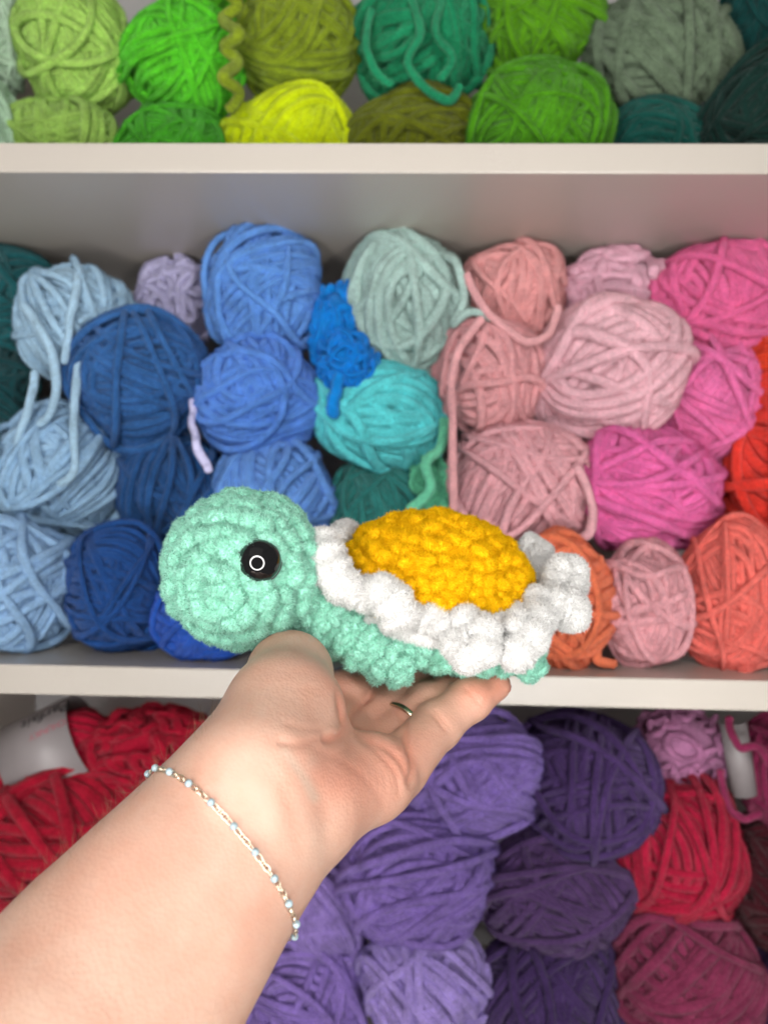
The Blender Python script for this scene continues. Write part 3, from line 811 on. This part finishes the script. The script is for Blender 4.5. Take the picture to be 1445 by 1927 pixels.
# little fingernail, red polish, under the tip
nb = MB(); V, Q, T = uvsphere(14, 8)
tip = C(930, 1289, 319); fdir = tip - C(884, 1316, 312); fdir /= np.linalg.norm(fdir)
dn = np.array([.15, .75, -.55]); dn -= dn.dot(fdir) * fdir; dn /= np.linalg.norm(dn); sd = np.cross(fdir, dn)
nb.add(CW(tip + fdir * 3.5 + dn * 5.4 + V[:, :1] * fdir * 7.0 + V[:, 1:2] * sd * 4.6 + V[:, 2:] * dn * 1.3) - hbase, Q, T)
obj('fingernail', nb.mesh('fingernail'), plain('nail_polish', (.55, .02, .02), .2, coat=.5), person)
# fine arm hair along the upper edge of the forearm
hb = MB(); r_ = np.random.default_rng(5)
cand = np.where((PXH[:, 0] > 20) & (PXH[:, 0] < 420) & (PXH[:, 1] > 1330) & (np.abs(np.einsum('ij,ij->i', HN, HV / np.linalg.norm(HV, axis=1)[:, None])) < .45) & (HN[:, 2] > 0))[0]
for i in r_.choice(cand, min(170, len(cand)), replace=False):
    p = HV2[i]; d = HN[i] * .45 + np.array([.35, .1, .3]) * 1.0 + r_.normal(size=3) * .35; d /= np.linalg.norm(d); ln = r_.uniform(3, 7)
    t = np.linspace(0, 1, 4)[:, None]
    tube(hb, CW(p + d * ln * t + np.array([.3, 0, .5]) * ln * .3 * t ** 2) - hbase, np.array([.035, .03, .02, .008]) / 1000, 3)
hair = obj('arm_hair', hb.mesh('arm_hair'), plain('hair', (.22, .14, .08), .5), person); tag(hair, kind='stuff')

# ------------------------------------------------------------------ bracelet
def ray_hit(px, py):
    t = np.arange(120, 380, .5); d = C(px, py, 1.0)
    v = sdf(d[None] * t[:, None]); k = np.argmax(v < 0)
    return (d * t[k]) if v[k] < 0 else None
arc = [(318, 1456), (345, 1471), (372, 1491), (414, 1533), (454, 1575), (493, 1622), (520, 1668)]
hit = np.array([h for h in (ray_hit(*p) for p in arc) if h is not None])
axis_ = C(500, 1515, 242) - C(330, 1680, 219); axis_ /= np.linalg.norm(axis_)
cen = C(416, 1592, 230)
# plane through the wrist centre that best holds the traced arc
u_, s_, vt = np.linalg.svd(hit - hit.mean(0)); nrm = vt[2] if s_[2] < .25 * s_[1] else axis_
if nrm.dot(axis_) < 0: nrm = -nrm
if nrm.dot(axis_) < .75: nrm = axis_
pc = cen + nrm * (hit.mean(0) - cen).dot(nrm)
ua, va = basis(nrm)
loopP = []
for t in np.linspace(0, 2 * math.pi, 240, endpoint=False):
    d = math.cos(t) * ua + math.sin(t) * va; rr_ = np.arange(8, 50, .25); v = sdf(pc + rr_[:, None] * d)
    k = np.argmax(v > 0); loopP.append(pc + d * (rr_[k] + .75))
loopP = np.array(loopP)
for _ in range(4): loopP = (np.roll(loopP, 1, 0) + 2 * loopP + np.roll(loopP, -1, 0)) / 4
seg = np.linalg.norm(np.roll(loopP, -1, 0) - loopP, axis=1); cum = np.concatenate([[0], np.cumsum(seg)]); tot_ = cum[-1]
LP = np.concatenate([loopP, loopP[:1]])
def at_len(s_): return np.array([np.interp(s_ % tot_, cum, LP[:, k]) for k in range(3)])
M_gold = plain('pale_gold', (.93, .83, .66), .28, 1.0); M_bead = plain('pale_blue_bead', (.27, .35, .385), .3, 0, .0)
brc = CW(pc); brace = thing('bracelet', 'thin gold chain bracelet with pale blue beads round the wrist', 'bracelet', brc)
mb = MB(); t = np.linspace(0, 2 * math.pi, 14, endpoint=False)
tube(mb, np.stack([np.cos(t) * .00145, np.sin(t) * .00078, 0 * t], 1), .00017, 5, True); link_me = mb.mesh('chain_link'); link_me.materials.append(M_gold)
mb = MB(); V, Q, T = uvsphere(12, 8); mb.add(V * .00112, Q, T); bead_me = mb.mesh('bead'); bead_me.materials.append(M_bead)
nbead = int(round(tot_ / 8.9)); pitch = tot_ / nbead; nl = 4
for i in range(nbead):
    for j in range(nl + 1):
        s_ = (i + j / (nl + 1)) * pitch if j else i * pitch
        p = at_len(s_); tg = at_len(s_ + .6) - at_len(s_ - .6); tg /= np.linalg.norm(tg)
        n_ = sdf_n(p); n_ -= n_.dot(tg) * tg; n_ /= np.linalg.norm(n_); b_ = np.cross(tg, n_)
        a_ = (.6 if j % 2 else -.6) + random.uniform(-.25, .25)
        n2_ = n_ * math.cos(a_) + b_ * math.sin(a_); b2_ = np.cross(n2_, tg)
        Mx = np.array([MC @ tg, MC @ b2_, MC @ n2_]).T
        o = bpy.data.objects.new('bead' if j == 0 else 'chain_link', bead_me if j == 0 else link_me); col.objects.link(o)
        mm = Matrix.Identity(4)
        w_ = CW(p + n_ * (.35 if j == 0 else 0)) - brc
        for r0 in range(3):
            for c0 in range(3): mm[r0][c0] = Mx[r0][c0]
            mm[r0][3] = w_[r0]
        o.parent = brace; o.matrix_basis = mm

# ------------------------------------------------------------------ finger ring
ra_, rb_ = C(718, 1408, 301), C(800, 1332, 317)
rd = rb_ - ra_; rd /= np.linalg.norm(rd); rc = ra_ + (rb_ - ra_) * .52
ua, va = basis(rd); ringP = []
for t in np.linspace(0, 2 * math.pi, 60, endpoint=False):
    d = math.cos(t) * ua + math.sin(t) * va
    ringP.append(rc + d * 10.7)
mb = MB(); a = np.linspace(0, 2 * math.pi, 60, endpoint=False)
prof = [(-1.1, 0), (-1.0, .55), (0, .75), (1.0, .55), (1.1, 0), (0, -.1)]
V = np.array([[p + rd * h_ + (p - rc) / np.linalg.norm(p - rc) * q for h_, q in prof] for p in ringP]).reshape(-1, 3)
i = np.arange(60); i2 = (i + 1) % 60
Q = np.concatenate([np.stack([i * 6 + k, i * 6 + (k + 1) % 6, i2 * 6 + (k + 1) % 6, i2 * 6 + k], 1) for k in range(6)])
mb.add(CW(V) - CW(rc), Q)
ring_o = obj('finger_ring', mb.mesh('finger_ring'), plain('ring_gold', (.55, .51, .38), .22, 1.0), None, CW(rc))
tag(ring_o, 'plain old gold band worn on the ring finger', 'ring')

# ------------------------------------------------------------------ crochet turtle (camera millimetres)
def ell(p, c, A, r):
    "signed-ish distance to an ellipsoid, A rows = axes"
    q = (p - c) @ A.T / r; return (np.linalg.norm(q, axis=-1) - 1) * min(r)
def nrmz(v): v = np.asarray(v, float); return v / np.linalg.norm(v)
def axes(x, z):
    x = nrmz(x); z = np.asarray(z, float); z = nrmz(z - z.dot(x) * x); return np.array([x, np.cross(z, x), z])
LOBE_V, LOBE_Q, LOBE_T = uvsphere(9, 6)
def stitch(mb, p, n, t, w, r):
    "one crochet stitch: two plump slanted lobes and the bar that ties them"
    b = np.cross(n, t)
    for s in (-1, 1):
        ang = s * (math.radians(38) + r.normal() * .16); d = t * math.cos(ang) + b * math.sin(ang)
        e = np.cross(n, d); k = r.uniform(.88, 1.15)
        c = p + t * s * w * .22 + n * r.uniform(-.08, .12) * w + b * r.normal() * w * .05
        mb.add(c + LOBE_V[:, :1] * d * w * .44 * k + LOBE_V[:, 1:2] * e * w * .30 * k + LOBE_V[:, 2:] * n * w * .30, LOBE_Q, LOBE_T)
def cover(c, A, rad, pitch_r, pitch_s, r, v0=0.0, v1=math.pi, keep=None, jit=.07):
    "rounds of stitches over an ellipsoid; the pole is A[2]; returns list of (MB) per round"
    rounds = []; nrow = max(2, int(round((v1 - v0) * np.mean(rad) / pitch_r)))
    for i in range(nrow + 1):
        th = v0 + (v1 - v0) * (i + .0) / nrow
        per = 2 * math.pi * math.sin(th) * (rad[0] + rad[1]) / 2; ns = max(1 if math.sin(th) < .05 else 5, int(round(per / pitch_s)))
        mb = MB(); off = r.uniform(0, 1)
        for j in range(ns):
            ph = 2 * math.pi * (j + off + r.normal() * jit) / ns; tt = th + r.normal() * .04
            u = np.array([math.sin(tt) * math.cos(ph), math.sin(tt) * math.sin(ph), math.cos(tt)])
            p = c + (u * rad) @ A; n = nrmz((u / rad) @ A)
            tl = np.array([-math.sin(ph) * rad[0], math.cos(ph) * rad[1], 0]) @ A
            t = nrmz(tl - tl.dot(n) * n)
            if keep is not None and not keep(p): continue
            stitch(mb, p - n * .10 * pitch_s, n, t, pitch_s * r.uniform(.97, 1.12), r)
        if mb.n: rounds.append(mb)
    return rounds
def solid(c, A, rad, k=.93, nu=28, nv=18):
    V, Q, T = uvsphere(nu, nv); mb = MB(); mb.add(c + (V * np.asarray(rad) * k) @ A, Q, T); return mb
def fuzz(mbs, dens, ln, wd, r, jit=.42):
    "short pile: one thin blade per fibre, area weighted over the given meshes"
    out = MB()
    for mb in mbs:
        V, Q, T = mb.arrays(); tri = np.concatenate([Q[:, [0, 1, 2]], Q[:, [0, 2, 3]], T]) if len(Q) else T
        a, b, c = V[tri[:, 0]], V[tri[:, 1]], V[tri[:, 2]]; cr_ = np.cross(b - a, c - a); ar = np.linalg.norm(cr_, axis=1) / 2
        n = int(ar.sum() * dens)
        if n < 1: continue
        k = r.choice(len(tri), n, p=ar / ar.sum()); s1 = np.sqrt(r.random(n)); s2 = r.random(n)
        p = a[k] * (1 - s1)[:, None] + b[k] * (s1 * (1 - s2))[:, None] + c[k] * (s1 * s2)[:, None]
        nn = cr_[k] / (2 * ar[k][:, None] + 1e-12)
        tn = np.cross(nn, r.normal(size=(n, 3))); tn /= np.linalg.norm(tn, axis=1)[:, None] + 1e-9
        up = r.uniform(.30, 1.0, n)[:, None]
        d = nn * up + tn * .8; d /= np.linalg.norm(d, axis=1)[:, None]
        sd = np.cross(tn, nn); sd /= np.linalg.norm(sd, axis=1)[:, None] + 1e-9
        l = ln * r.uniform(.5, 1.25, n)[:, None]; w = wd * r.uniform(.7, 1.3, n)[:, None]
        mid = p + d * l * .55; tip_ = p + d * l + r.normal(size=(n, 3)) * l * .15
        VV = np.stack([p - sd * w / 2, p + sd * w / 2, mid + sd * w * .42, tip_, mid - sd * w * .42], 1).reshape(-1, 3)
        i = np.arange(n) * 5
        fn = np.cross(sd, d); fl = (np.einsum('ij,ij->i', fn, nn) < 0)
        q4 = np.stack([i, i + 1, i + 2, i + 4], 1); t3 = np.stack([i + 4, i + 2, i + 3], 1)
        q4[fl] = q4[fl][:, ::-1]; t3[fl] = t3[fl][:, ::-1]
        out.add(VV, q4, t3)
    return out

rt = np.random.default_rng(21)
tbase = CW(C(800, 1262, 326)); turtle = thing('crochet_turtle', 'mint green crochet turtle with yellow shell and white ruffle resting on the hand', 'plush toy', tbase)
def tm(mb, name, smooth=True):
    V, Q, T = mb.arrays(); return mesh_np(name, CW(V) - tbase, [Q, T], smooth)
M_mint = yarn_mat('mint_chenille', np.array([.27, .585, .46]), .16, .4, 30, .15, 0, .45)
M_mintf = yarn_mat('mint_pile', np.array([.375, .675, .565]), .16, 0, 30, .1, .5)
M_white = yarn_mat('white_chenille', np.array([.72, .715, .705]), .05, .4, 30, .1, 0, .45)
M_whitef = yarn_mat('white_pile', np.array([.79, .785, .775]), .04, 0, 30, .05, .5)
M_yel = yarn_mat('yellow_chenille', np.array([.74, .45, .003]), .14, .4, 30, .0, 0, .45)
M_yelf = yarn_mat('yellow_pile', np.array([.82, .545, .003]), .10, 0, 30, .0, .5)
def piece(name, core_mb, rounds, mat, matf, dens, ln, wd, parent, sub='stitch_round'):
    o = obj(name, tm(core_mb, name), mat, parent)
    for mb in rounds: obj(sub, tm(mb, sub), mat, o)
    fz = obj('pile', tm(fuzz(rounds + [core_mb], dens, ln, wd, rt), 'pile', False), matf, o); tag(fz, kind='stuff')
    return o

# head
HC = C(459, 1072, 298); HR = np.array([28.2, 28.4, 28.4])
pole = nrmz([-.22, -.94, -.20])
HA = axes(np.cross(pole, [0, 0, 1.0]), pole)
EYE = C(493, 1053, 270); en = nrmz(EYE - HC)
BC = C(806, 1190, 328); BA = axes(C(1020, 1235, 328) - C(600, 1150, 326), [0, 0, 1.0]); BR = np.array([46., 32., 13.5])
def inbody(p): return ell(p, BC, BA, BR) < -2.5
def inhead(p): return np.linalg.norm(p - HC) < 26.5
rounds = cover(HC, HA, HR, 7.2, 10.8, rt, keep=lambda p: not inbody(p) and np.linalg.norm(nrmz(p - HC) - en) > .17)
head = piece('head', solid(HC, HA, HR, .975), rounds, M_mint, M_mintf, 6.5, 1.55, .22, turtle)
# eye: glossy dome on a thin rim
en = nrmz(en * .9 + np.array([.04, -.5, .05]))
eu, ev = basis(en); ec = HC + nrmz(EYE - HC) * 27.0
mb = MB(); R_e = 7.7; hgt = 6.0
prof = [(R_e * math.sin(a), hgt * math.cos(a)) for a in np.linspace(0, math.pi / 2, 16)][1:] + [(R_e, -1.5)]
V = [ec + en * (hgt + .6)]
for q, h_ in prof:
    for k in range(48):
        a = 2 * math.pi * k / 48; V.append(ec + en * (h_ + .6) + q * (math.cos(a) * eu + math.sin(a) * ev))
k = np.arange(48); k2 = (k + 1) % 48
Tt = np.stack([0 * k, 1 + k, 1 + k2], 1); Qq = np.concatenate([np.stack([1 + i * 48 + k, 1 + (i + 1) * 48 + k, 1 + (i + 1) * 48 + k2, 1 + i * 48 + k2], 1) for i in range(len(prof) - 1)])
mb.add(np.array(V), Qq, Tt)
eye = obj('eye', tm(mb, 'eye'), plain('black_glossy_plastic', (.004, .004, .0045), .04, 0, .3), turtle)
mb = MB(); a = np.linspace(0, 2 * math.pi, 48, endpoint=False)
tube(mb, ec + en * .35 + (R_e + .05) * (np.cos(a)[:, None] * eu + np.sin(a)[:, None] * ev), .38, 6, True)
obj('rim', tm(mb, 'rim'), plain('black_plastic_rim', (.012, .013, .013), .3), eye)
# far side eye
en2 = en - 2 * en.dot([0, 1, 0]) * np.array([0, 1.0, 0]); V2 = np.array(V) - ec; e2 = HC + (ec - HC) * np.array([1, -1, 1])
mb = MB(); mb.add(e2 + V2 * np.array([1, -1, 1]), Qq[:, ::-1], Tt[:, ::-1]); obj('eye', tm(mb, 'eye'), plain('black_glossy_plastic', (.004, .004, .0045), .04, 0, .3), turtle)

# body with neck, flippers and tail
inside = lambda p: inhead(p)
rounds = cover(BC, np.array([BA[1], BA[2], BA[0]]), np.array([BR[1], BR[2], BR[0]]), 6.6, 8.6, rt, keep=lambda p: not inhead(p))
body = piece('body', solid(BC, BA, BR, .985), rounds, M_mint, M_mintf, 5.0, 1.55, .22, turtle)
def limb(name, a, b, ra, rb, fl=1.0, n=None):
    a = np.asarray(a); b = np.asarray(b); z = nrmz(b - a); L_ = np.linalg.norm(b - a); r0 = (ra + rb) / 2
    c = (a + b) / 2; A = axes(np.cross(z, [0, 1.0, .01]), z); rad = np.array([r0, r0 * fl, L_ / 2 + (ra + rb) / 2])
    rd_ = cover(c, A, rad, 6.4, 8.4, rt, keep=lambda p: not inhead(p) and not inbody(p))
    return piece(name, solid(c, A, rad, .985), rd_, M_mint, M_mintf, 5.0, 1.55, .22, turtle)
limb('neck', C(560, 1125, 306), C(690, 1175, 318), 17, 17)
limb('flipper', C(655, 1190, 303), C(727, 1243, 299), 10.5, 9.0, .8)
limb('flipper', C(670, 1160, 356), C(740, 1225, 362), 10.5, 9.0, .8)
limb('flipper', C(930, 1215, 306), C(990, 1245, 306), 8.0, 6.0, .8)
limb('flipper', C(930, 1185, 358), C(990, 1215, 362), 8.0, 6.0, .8)

# shell dome
SX = nrmz(C(1000, 1112, 328) - C(645, 1052, 328)); SZ0 = np.array([.16, -.30, .95])
SA = axes(SX, SZ0); SCN = C(818, 1104, 326); SR = np.array([40.5, 33.5, 30.0])
rounds = cover(SCN, SA, SR, 7.0, 10.2, rt, 0, math.pi * .56)
shell = piece('shell', solid(SCN, SA, SR, .995), rounds, M_yel, M_yelf, 8.0, 1.6, .20, turtle)

# white ruffle: band round the rim of the shell, then each fold
ph = np.linspace(0, 2 * math.pi, 90, endpoint=False)
rimP = SCN + (np.stack([np.cos(ph) * (SR[0] + 1.5), np.sin(ph) * (SR[1] + 1.5), -6.5 + 0 * ph], 1)) @ SA
mb = MB(); tube(mb, rimP, 3.6 * (1 + .10 * np.sin(ph * 26)), 10, True)
ruff = obj('ruffle_trim', tm(mb, 'ruffle_trim'), M_white, turtle)
allr = [mb]
FOLDS = [
    ([(606, 1018, 303, 6.8), (608, 1040, 297, 7.8), (620, 1068, 294, 7.4), (642, 1100, 292, 7.2), (672, 1126, 293, 5.2)], 0),
    ([(672, 1112, 300, 5), (695, 1118, 294, 7.2), (726, 1118, 290, 7.2), (748, 1144, 288, 7.8), (762, 1172, 288, 7.0)], 0),
    ([(785, 1146, 300, 4.5), (802, 1160, 294, 6.2), (820, 1174, 292, 6.4), (812, 1186, 292, 5)], 0),
    ([(842, 1160, 299, 5), (872, 1172, 292, 6.8), (904, 1190, 287, 7.2), (906, 1218, 284, 7.2), (880, 1232, 284, 6.8), (860, 1208, 287, 5.8), (884, 1200, 285, 5)], 0),
    ([(922, 1160, 304, 4.5), (942, 1172, 299, 5.4), (948, 1192, 295, 5.2)], 0),
    ([(965, 1150, 302, 4.2), (974, 1168, 294, 4.6), (966, 1190, 290, 4.6)], 0),
    ([(1002, 1140, 306, 4.8), (1012, 1162, 299, 6.2), (996, 1198, 291, 6.8), (970, 1230, 287, 6.8), (958, 1246, 287, 5.4)], 0),
    ([(985, 1128, 308, 4.8), (1020, 1130, 310, 6.2), (1056, 1142, 310, 7.6), (1082, 1152, 309, 7.4), (1062, 1174, 308, 5.4)], 0),
    ([(1066, 1134, 314, 6.5), (1096, 1150, 311, 4.8)], 0),
    ([(1042, 1112, 325, 5.2), (1052, 1082, 328, 7.2), (1074, 1070, 329, 6.4), (1080, 1094, 327, 6.6), (1064, 1108, 326, 6)], 0),
    ([(1000, 1098, 345, 5.5), (1012, 1070, 348, 7.6), (1004, 1040, 350, 8.2), (984, 1032, 352, 6.5)], 0),
    ([(965, 1062, 360, 4.5), (935, 1066, 366, 5.5), (900, 1064, 368, 5)], 0),
    ([(860, 1060, 368, 4.5), (820, 1056, 372, 5.5), (780, 1058, 370, 5)], 0),
    ([(740, 1050, 366, 4.5), (700, 1040, 360, 5.5), (668, 1030, 350, 5)], 0),
    ([(662, 1000, 345, 3.6), (650, 998, 338, 4.2), (636, 1012, 326, 4.5)], 0),
]
for f_, _ in FOLDS:
    P = spline([np.append(C(x, y, d), r_) for x, y, d, r_ in f_], 14 * len(f_))
    t = np.linspace(0, len(f_), len(P))
    bumps = 1 + .09 * np.sin(t * 5.5 + rt.uniform(0, 6)) + wob(rt, t * 1.3, .04)
    mb = MB(); tube(mb, P[:, :3] + rt.normal(size=3) * .2, P[:, 3] * bumps * .97, 14)
    V, Q, T = mb.arrays()
    V = V + rt.normal(size=V.shape) * .16
    mb = MB(); mb.add(V, Q, T); allr.append(mb)
    allr[-1] = mb
    obj('ruffle_fold', tm(mb, 'ruffle_fold'), M_white, ruff)
fz = obj('pile', tm(fuzz(allr, 10.0, 1.7, .20, rt), 'pile', False), M_whitef, ruff); tag(fz, kind='stuff')
# snippets of yellow yarn peeking out under the ruffle
for x, y, d in [(633, 1135, 300), (711, 1162, 297), (936, 1148, 297)]:
    mb = MB(); c_ = C(x, y, d); tube(mb, spline([c_ + [-1.2, 0, .8], c_, c_ + [1.0, -.3, -.9]], 8), .9, 8)
    obj('yarn_snippet', tm(mb, 'yarn_snippet'), M_yel, turtle)
